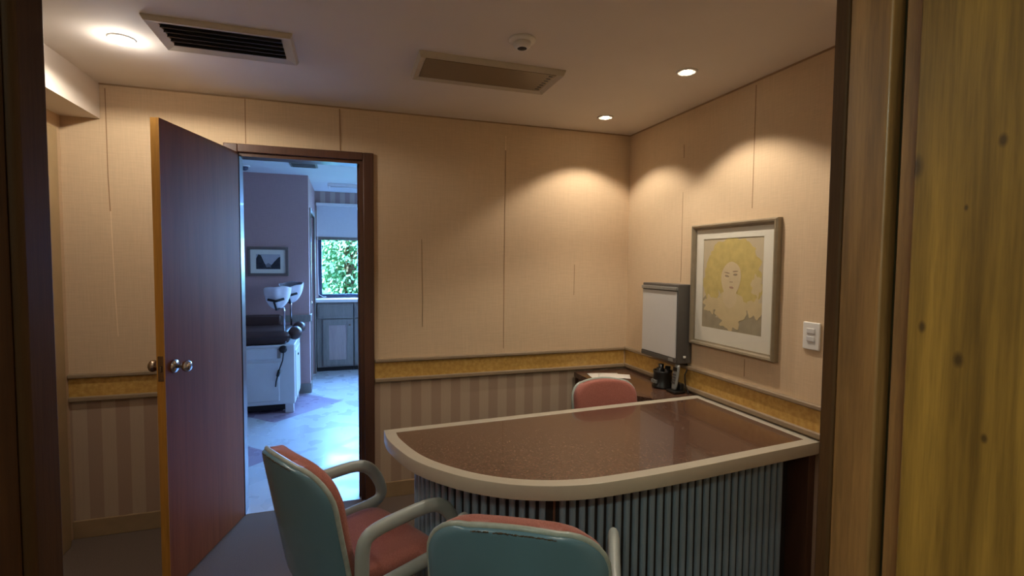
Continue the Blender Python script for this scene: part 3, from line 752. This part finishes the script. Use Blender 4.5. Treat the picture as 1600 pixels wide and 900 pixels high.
# chair rail + baseboard on the mauve wall
w = MB(); w.box(EXL, RX + .012, PW - .022, PW, .80, .875, 'cabgrey', .004); w.box(RX, RX + .018, PW, RD0 - .07, .80, .875, 'cabgrey', .004); struct('trim_10', w, 'grey chair rail on the mauve wall beyond the doorway', 'chair rail')
w = MB(); w.box(EXL, RX + .012, PW - .014, PW, 0, .11, 'cabgrey', .003); w.box(RX, RX + .014, PW, RD0 - .07, 0, .11, 'cabgrey', .003); struct('baseboard_exam', w, 'grey baseboard at the foot of the mauve wall', 'baseboard')
r = thing('door_3', 'dark side door in the return wall near the far window', 'door', (RX, 6.6, 0), kind='structure')
b = MB(); b.box(RX - .08, RX - .045, RD0, RD1, 0, RDZ, 'frame'); part('leaf', b, r)
b = MB(); b.box(RX - .01, RX + .014, RD0 - .06, RD0, 0, RDZ + .05, 'cabgrey', .003); b.box(RX - .01, RX + .014, RD1, RD1 + .06, 0, RDZ + .05, 'cabgrey', .003); b.box(RX - .01, RX + .014, RD0, RD1, RDZ, RDZ + .05, 'cabgrey', .003); part('casing', b, r)
b = MB(); b.lathe([(.026, 0), (.026, .006), (.01, .01), (.01, .03), (.024, .045), (.02, .058), (.004, .06)], 'chrome', (RX - .045, RD0 + .07, .98), 18, 'X'); part('knob', b, r)
# windows
def window(name, label, x0, x1, y, z0, z1, mull):
    r = thing(name, label, 'window', ((x0 + x1) / 2, y, z0), kind='structure')
    b = MB(); t = .045
    b.box(x0, x1, y + .02, y + .07, z0, z0 + t, 'winframe', .003); b.box(x0, x1, y + .02, y + .07, z1 - t, z1, 'winframe', .003)
    b.box(x0, x0 + t, y + .02, y + .07, z0 + t, z1 - t, 'winframe', .003); b.box(x1 - t, x1, y + .02, y + .07, z0 + t, z1 - t, 'winframe', .003)
    for m in mull: b.box(m - .02, m + .02, y + .02, y + .07, z0 + t, z1 - t, 'winframe', .003)
    part('window_frame', b, r)
    xs = [x0 + t] + sum([[m - .02, m + .02] for m in mull], []) + [x1 - t]
    for a, c in zip(xs[::2], xs[1::2]): b = MB(); b.box(a, c, y + .042, y + .046, z0 + t, z1 - t, 'glass'); part('pane', b, r)
    return r
window('window_1', 'far window with a half lowered roller blind and trees outside', WX0, WX1, EY, WZ0, WZ1, [.93])
r = thing('window_2', 'wide side window of the room beyond, out of view', 'window', (EXR, 5.2, 1.0), kind='structure')
b = MB(); t = .045; X0 = EXR
for (y0, y1, z0, z1) in ((4.0, 6.4, 1.0, 1.0 + t), (4.0, 6.4, 2.2 - t, 2.2), (4.0, 4.0 + t, 1.0 + t, 2.2 - t), (6.4 - t, 6.4, 1.0 + t, 2.2 - t), (5.18, 5.22, 1.0 + t, 2.2 - t)): b.box(X0 + .02, X0 + .07, y0, y1, z0, z1, 'winframe', .003)
part('window_frame', b, r)
for a, c in ((4.045, 5.18), (5.22, 6.355)): b = MB(); b.box(X0 + .042, X0 + .046, a, c, 1.0 + t, 2.2 - t, 'glass'); part('pane', b, r)
# roller blind
r = thing('roller_blind', 'pale grey roller blind lowered over the top of the far window', 'blind', (.3, EY - .03, 1.76))
bx0, bx1 = -.355, .93
b = MB(); b.box(bx0, bx1, EY - .06, EY - .002, 2.205, 2.245, 'white', .006); part('head_rail', b, r)
b = MB(); b.box(bx0 + .01, bx1 - .01, EY - .032, EY - .030, 1.775, 2.215, 'blind'); part('fabric', b, r)
b = MB(); b.tube([(bx0 + .005, EY - .031, 1.772), (bx1 - .005, EY - .031, 1.772)], .022, 'cabgrey', 12, flat=.6); part('bottom_bar', b, r)
b = MB(); b.tube([(bx0 + .02, EY - .065, 2.21), (bx0 + .02, EY - .065, 1.3), (bx0 + .03, EY - .066, 1.02), (bx0 + .09, EY - .066, .985), (bx0 + .12, EY - .066, .99)], .004, 'white', 6); part('pull_cord', b, r)

# counter and cabinets below the window
CY = 7.08
b = MB(); b.box(RX + .002, EXR - .001, CY - .02, EY, .925, .965, 'white', .004); single('window_counter', b, 'white ledge counter under the far window', 'counter')
cx0 = RX + .02; k = 0
names = ['grey panelled cabinet nearest the side door under the window', 'second grey panelled cabinet under the window, cut by the door frame', 'third grey cabinet under the window, behind the wall', 'fourth grey cabinet under the window, behind the wall']
for k in range(4):
    x0 = -.30 + k * .415 + .0; x1 = x0 + .41
    if k == 0: x0 = cx0
    r = thing('base_cabinet', names[k], 'cabinet', ((x0 + x1) / 2, (CY + EY) / 2, 0), group='cabinets under the far window')
    b = MB(); b.box(x0, x1, CY + .02, EY - .001, .06, .925, 'cabgrey'); b.box(x0, x1, CY + .05, EY - .02, 0, .06, 'dark'); part('carcass', b, r)
    b = MB(); b.box(x0 + .01, x1 - .01, CY, CY + .02, .71, .90, 'cabgrey', .003); b.box(x0 + .03, x1 - .03, CY - .004, CY + .001, .74, .87, 'cabgrey', .003); part('drawer', b, r)
    dx0 = x0 + (.075 if k == 0 else .01)
    b = MB(); z0, z1 = .08, .695; s_ = .075
    b.box(dx0, dx0 + s_, CY, CY + .02, z0, z1, 'cabgrey', .002); b.box(x1 - .01 - s_, x1 - .01, CY, CY + .02, z0, z1, 'cabgrey', .002); b.box(dx0 + s_, x1 - .01 - s_, CY, CY + .02, z0, z0 + s_, 'cabgrey', .002); b.box(dx0 + s_, x1 - .01 - s_, CY, CY + .02, z1 - s_, z1, 'cabgrey', .002)
    b.box(dx0 + s_, x1 - .01 - s_, CY + .008, CY + .016, z0 + s_, z1 - s_, 'cabpink'); d = part('door', b, r)
    b = MB(); b.lathe([(.006, 0), (.006, -.012), (.012, -.018), (.011, -.024), (.002, -.026)], 'bronze', (x1 - .045, CY, .62), 14, 'Y'); part('knob', b, d)

# small landscape picture
fy0, fx0, fx1, fz0, fz1 = PW, -.975, -.575, 1.305, 1.615
r = thing('framed_landscape', 'small framed grey mountain landscape above the exam table', 'picture', (-.775, PW, fz0))
b = MB(); f = .028
for (x0, x1, z0, z1) in ((fx0, fx1, fz0, fz0 + f), (fx0, fx1, fz1 - f, fz1), (fx0, fx0 + f, fz0 + f, fz1 - f), (fx1 - f, fx1, fz0 + f, fz1 - f)): b.box(x0, x1, PW - .022, PW, z0, z1, 'frame_dark', .003)
part('frame', b, r)
b = MB(); b.box(fx0 + f, fx1 - f, PW - .010, PW - .002, fz0 + f, fz1 - f, 'matboard'); part('mat', b, r)
b = MB(); px0, px1, pz0, pz1 = fx0 + .082, fx1 - .082, fz0 + .072, fz1 - .078
b.box(px0, px1, PW - .0108, PW - .0099, pz0, pz1, 'print_sky')
def poly(pts, m, d): b.flat([(px0 + u * (px1 - px0), PW - .011 - d, pz0 + v * (pz1 - pz0)) for u, v in pts], m)
poly([(0, 0), (1, 0), (1, .55), (.8, .5), (.62, .3), (.5, .42), (.4, .3), (.2, .6), (0, .5)], 'print_mid', 0)
poly([(0, 0), (.45, 0), (.4, .2), (.3, .55), (.2, .92), (.1, 1), (0, .7)], 'print_dark', .0003); poly([(1, 0), (.62, 0), (.6, .2), (.72, .45), (.9, .75), (1, .85)], 'print_dark', .0003); poly([(.3, 0), (.75, 0), (.55, .14), (.42, .12)], 'print_dark', .0005)
part('print', b, r)

# examination table
tx0, tx1, ty0, ty1 = -1.75, -.462, 5.25, 5.86
r = thing('examination_table', 'white cabinet examination table with dark upholstery and leg supports', 'exam table', ((tx0 + tx1) / 2, 5.55, 0))
b = MB(); b.box(tx0, tx1, ty0, ty1, .09, .665, 'offwhite', .008); b.box(tx0 + .04, tx1 - .06, ty0 + .05, ty1 - .03, .03, .092, 'dark')
for x_ in (tx0 + .03, tx1 - .09):
    for y_ in (ty0 + .012, ty1 - .07): b.box(x_, x_ + .075, y_, y_ + .055, 0.002, .092, 'offwhite', .004)
part('cabinet', b, r)
b = MB(); b.box(tx0 + .05, -.60, ty0 - .014, ty0 + .002, .535, .635, 'offwhite', .006); b.box(-.612, -.585, ty0 - .018, ty0 + .002, .54, .63, 'cabgrey', .003); part('drawer', b, r)
b = MB(); b.box(tx0 + .05, -.60, ty0 - .008, ty0 + .002, .13, .50, 'offwhite', .004); part('door', b, r)
b = MB(); b.box(tx1 - .002, tx1 + .008, ty0 + .06, ty1 - .08, .14, .60, 'offwhite', .004); b.box(tx1 + .006, tx1 + .016, ty0 + .25, ty0 + .29, .52, .54, 'blackpl', .002); part('end_panel', b, r)
b = MB()
def cush(top):
    def f(u, v):
        a, c = 2 * u - 1, 2 * v - 1; e = ((1 - abs(a) ** 24) * (1 - abs(c) ** 10)) ** .5
        return ((tx0 + tx1 - .02) / 2 + a * .625, 5.54 + c * .31, .735 + (.065 * e if top else -.068 * e) )
    return f
b.slab(cush(True), cush(False), 40, 16, 'vinylup'); part('upholstery', b, r)
b = MB(); b.box(tx0, -.64, ty1 - .06, ty1 + .02, .78, .90, 'vinylup', .02); part('side_bolster', b, r)
for y_ in (ty0 + .10, ty1 - .07): b = MB(); b.lathe([(.002, -.075), (.05, -.07), (.062, -.04), (.062, .04), (.05, .07), (.002, .075)], 'vinylup', (tx1 + .0, y_, .765), 18, 'Y'); part('end_roll', b, r)
b = MB(); b.lathe([(.035, 0), (.036, -.018), (.030, -.028), (.004, -.030)], 'blackpl', (-.562, ty0, .625), 20, 'Y'); part('knob', b, r)
b = MB(); b.tube([(-.555, ty0 - .03, .60), (-.565, ty0 - .03, .52), (-.60, ty0 - .025, .42), (-.625, ty0 - .025, .32), (-.63, ty0 - .025, .27)], .006, 'blackpl', 8); b.tube([(-.595, ty0 - .025, .43), (-.612, ty0 - .025, .37)], .013, 'blackpl', 8); part('cord', b, r)
def stirrup(x, y, zc, lean, flip):
    b = MB(); b.tube([(x, y, .66), (x, y, zc - .215), (x - .005, y, zc - .19), (x - .03, y, zc - .182), (x - .05, y, zc - .175)], .0105, 'chrome', 10)
    b.box(x - .02, x + .02, y - .02, y + .02, .69, .73, 'chrome', .004); p_ = part('leg_support', b, r)
    b = MB(); cx, cz = x - .06 * flip, zc
    def cup(d):
        def f(u, v):
            a = 2 * PI * u; e = .5 * PI * (v * .97 + .03); rim = math.sin(e)
            fold = 1 + .05 * math.sin(7 * a) * v + .03 * math.sin(3 * a + 2)
            h = -.20 * math.cos(e) + .022 * v * math.sin(a + lean) + .004 * v * math.sin(5 * a)
            return (cx + (.120 - d) * rim * math.cos(a) * fold, y + (.10 - d) * rim * math.sin(a) * fold, cz + h + d * .8 * (1 - v))
        return f
    A = b.grid(cup(0), 40, 14, 'drape'); Bq = b.grid(cup(.010), 40, 14, 'shaded_cotton'); i = b.mi('drape')  # inner face is the same white cotton, shade painted in as grey
    for u in range(40): b.face([A[14][u], A[14][u + 1], Bq[14][u + 1], Bq[14][u]], i, True)
    bmesh.ops.remove_doubles(b.bm, verts=b.bm.verts, dist=.0002)
    part('cup', b, p_, label='white cloth covered leg cup')
    b = MB(); b.tube([(cx - .07, y - .088, cz - .10), (cx, y - .108, cz - .115), (cx + .07, y - .088, cz - .095)], .012, 'dark', 8); b.tube([(cx - .015, y - .10, cz - .12), (cx + .0, y - .06, cz - .20), (x - .03, y, zc - .185)], .010, 'dark', 8); part('strap', b, p_)
stirrup(-.552, ty0 + .03, 1.205, R(160), 1)
stirrup(-.54, ty1 - .05, 1.225, R(20), 0)

# exam room ceiling fittings
r = thing('ceiling_vent', 'flat grey vent on the ceiling beyond the doorway', 'vent', (-.36, 5.32, EZ))
b = MB(); b.box(-.49, -.24, 5.22, 5.44, EZ - .012, EZ, 'cabgrey', .003); part('frame', b, r)
for k in range(4): b = MB(); b.box(-.47, -.26, 5.245 + k * .047, 5.275 + k * .047, EZ - .018, EZ - .010, 'boxgrey', .002); part('louvre', b, r)
r = thing('fluorescent_fixture', 'long white ceiling fixture near the far window', 'ceiling light', (.5, 6.6, EZ))
b = MB(); b.box(-.18, 1.06, 6.47, 6.74, EZ - .035, EZ, 'white', .006); part('housing', b, r)
b = MB(); b.box(-.15, 1.03, 6.50, 6.71, EZ - .045, EZ - .034, 'acrylic', .004); part('diffuser', b, r)
r = thing('ceiling_sensor', 'small dark dome on the ceiling above the open door', 'sensor', (-.93, 5.6, EZ))
b = MB(); b.lathe([(.055, 0), (.055, -.01), (.045, -.014)], 'white', (-.93, 5.6, EZ), 24); part('base_plate', b, r)
b = MB(); b.lathe([(.04, -.012), (.036, -.035), (.02, -.047), (.003, -.05)], 'winframe', (-.93, 5.6, EZ), 24); part('dome', b, r)

# hall lamp behind the viewer
r = thing('hall_light', 'fluorescent ceiling light in the hall behind the viewer', 'ceiling light', (-.5, -.75, ZC))
b = MB(); b.box(-1.1, .1, -.87, -.63, ZC - .05, ZC, 'white', .005); part('housing', b, r)
b = MB(); b.box(-1.07, .07, -.84, -.66, ZC - .06, ZC - .049, 'tube', .004); part('diffuser', b, r)

# ------------------------------------------------------------------ outside
b = B(-40, 40, EY + .3, 60, -.5, -.4, 'lawn'); struct('floor_garden', b, 'lawn outside the far window', 'ground')
def tree(x, y, h, rad, seed, label, nleaf=3200):
    rnd = random.Random(seed)
    r = thing('leafy_tree', label, 'tree', (x, y, -.4), group='trees outside the far window')
    b = MB(); b.tube([(x, y, -.45), (x + .05, y, h * .4), (x - .04, y + .05, h * .8)], [.14, .1, .05], 'bark', 10)
    for k in range(6):
        a = rnd.uniform(0, 6.28); b.tube([(x, y, h * .3 + k * .2), (x + math.cos(a) * rad * .6, y + math.sin(a) * rad * .6, h * .45 + k * .3)], [.05, .015], 'bark', 6)
    part('trunk', b, r)
    b = MB(); i = b.mi('leaf')
    gs = lambda: max(-1.1, min(1.1, rnd.gauss(0, .5)))
    cl = [(gs(), gs(), rnd.uniform(-.9, .9)) for _ in range(60)]
    for k in range(nleaf):
        c = rnd.choice(cl); p = Vector((x + c[0] * rad + rnd.gauss(0, .18), y + c[1] * rad + rnd.gauss(0, .18), h * .5 + .2 + c[2] * h * .5 + rnd.gauss(0, .18)))
        n_ = Vector((rnd.gauss(0, 1), rnd.gauss(0, 1), rnd.gauss(.5, 1))).normalized(); e1 = n_.orthogonal().normalized(); e2 = n_.cross(e1); s_ = rnd.uniform(.04, .085)
        b.face([b.bm.verts.new(p + q) for q in (-e1 * s_, e2 * s_ * .55, e1 * s_ * 1.1, -e2 * s_ * .55)], i)
    part('crown', b, r)
tree(.05, 10.9, 3.6, 1.0, 1, 'leafy green tree filling the near view through the far window', 6500)
tree(3.6, 12.6, 3.8, 1.0, 2, 'leafy tree outside, right of the window view')
tree(-3.6, 13.2, 4.2, 1.1, 3, 'leafy tree outside, left of the window view')
tree(.2, 17.6, 5.6, 2.2, 4, 'tall tree deepest in the garden behind the near tree', 7500)
tree(5.9, 5.6, 3.6, .9, 5, 'leafy tree outside the side window')

# ------------------------------------------------------------------ lights
def light(name, kind, loc, power, color, **kw):
    d = bpy.data.lights.new(name, kind); d.energy = power; d.color = color
    for k, v in kw.items(): setattr(d, k, v)
    o = bpy.data.objects.new(name, d); COL.objects.link(o); o.location = loc; return o
WARM = (1, .87, .72)
for nm, (x, y), p, ang in (('lamp_near', NEARL, 40, 116), ('lamp_corner', CORNL, 34, 116), ('fill_entry', ENTRY_FILL, 17, 140), ('fill_side', SIDE_FILL, 14, 140)):  # entry and side spots are added fill
    light('downlight_' + nm, 'SPOT', (x, y, ZC - .014), p, WARM, spot_size=R(ang), spot_blend=.35, shadow_soft_size=.02)
light('downlight_lamp_left', 'SPOT', (LEFTL[0], LEFTL[1], ZC - .05), 19, (1, .90, .76), spot_size=R(172), spot_blend=.2, shadow_soft_size=.02)
light('downlight_lamp_left_bulb', 'POINT', (LEFTL[0], LEFTL[1], ZC - .07), 1.5, (1, .92, .84), shadow_soft_size=.02)
# day light falls in through the two exam room windows
o = light('daylight_far_window', 'AREA', (.95, EY + .35, 1.75), 280, (.15, .40, 1), shape='RECTANGLE', size=2.4, size_y=1.2, spread=R(120))
o.rotation_euler = (R(-48), 0, 0)
o = light('daylight_side_window', 'AREA', (EXR + .35, 5.2, 1.7), 75, (.26, .50, 1), shape='RECTANGLE', size=1.2, size_y=2.3, spread=R(130))
o.rotation_euler = (0, R(62), 0)
o = light('sun', 'SUN', (0, 0, 8), 75, (.42, .82, 1), angle=R(1)); o.rotation_euler = (R(38), R(-20), 0)
light('hall_lamp', 'AREA', (-.5, -.75, ZC - .065), 22, (.80, 1, .86), shape='RECTANGLE', size=1.1, size_y=.16)

wd = bpy.data.worlds.new('sky'); scene.world = wd; wd.use_nodes = True
nt = wd.node_tree; bg = nt.nodes['Background']; sky = nt.nodes.new('ShaderNodeTexSky'); sky.sky_type = 'NISHITA'
sky.sun_disc = False; sky.sun_elevation = R(50); sky.sun_rotation = R(200)
nt.links.new(sky.outputs[0], bg.inputs[0]); bg.inputs[1].default_value = .5

# ------------------------------------------------------------------ camera
cam = bpy.data.cameras.new('camera'); co = bpy.data.objects.new('camera', cam); COL.objects.link(co)
F = 791.
vy = Vector((538 - 800, 408 - 450, F)).normalized(); vx = Vector((3191 - 800, 430 - 450, F)); vx = (vx - vx.dot(vy) * vy).normalized(); vz = vx.cross(vy)
right = Vector((vx.x, vy.x, vz.x)); down = Vector((vx.y, vy.y, vz.y)); fwd = Vector((vx.z, vy.z, vz.z))
m = Matrix((right, -down, -fwd)).transposed().to_4x4(); m.translation = (0, 0, 1.47)
co.matrix_world = m
cam.sensor_width = 36; cam.sensor_fit = 'HORIZONTAL'; cam.lens = F / 1600 * 36; cam.clip_start = .02; cam.clip_end = 200
scene.camera = co
vs = scene.view_settings
vs.view_transform = 'Standard'; vs.look = 'None'; vs.exposure = -.08; vs.gamma = 1; vs.use_curve_mapping = False
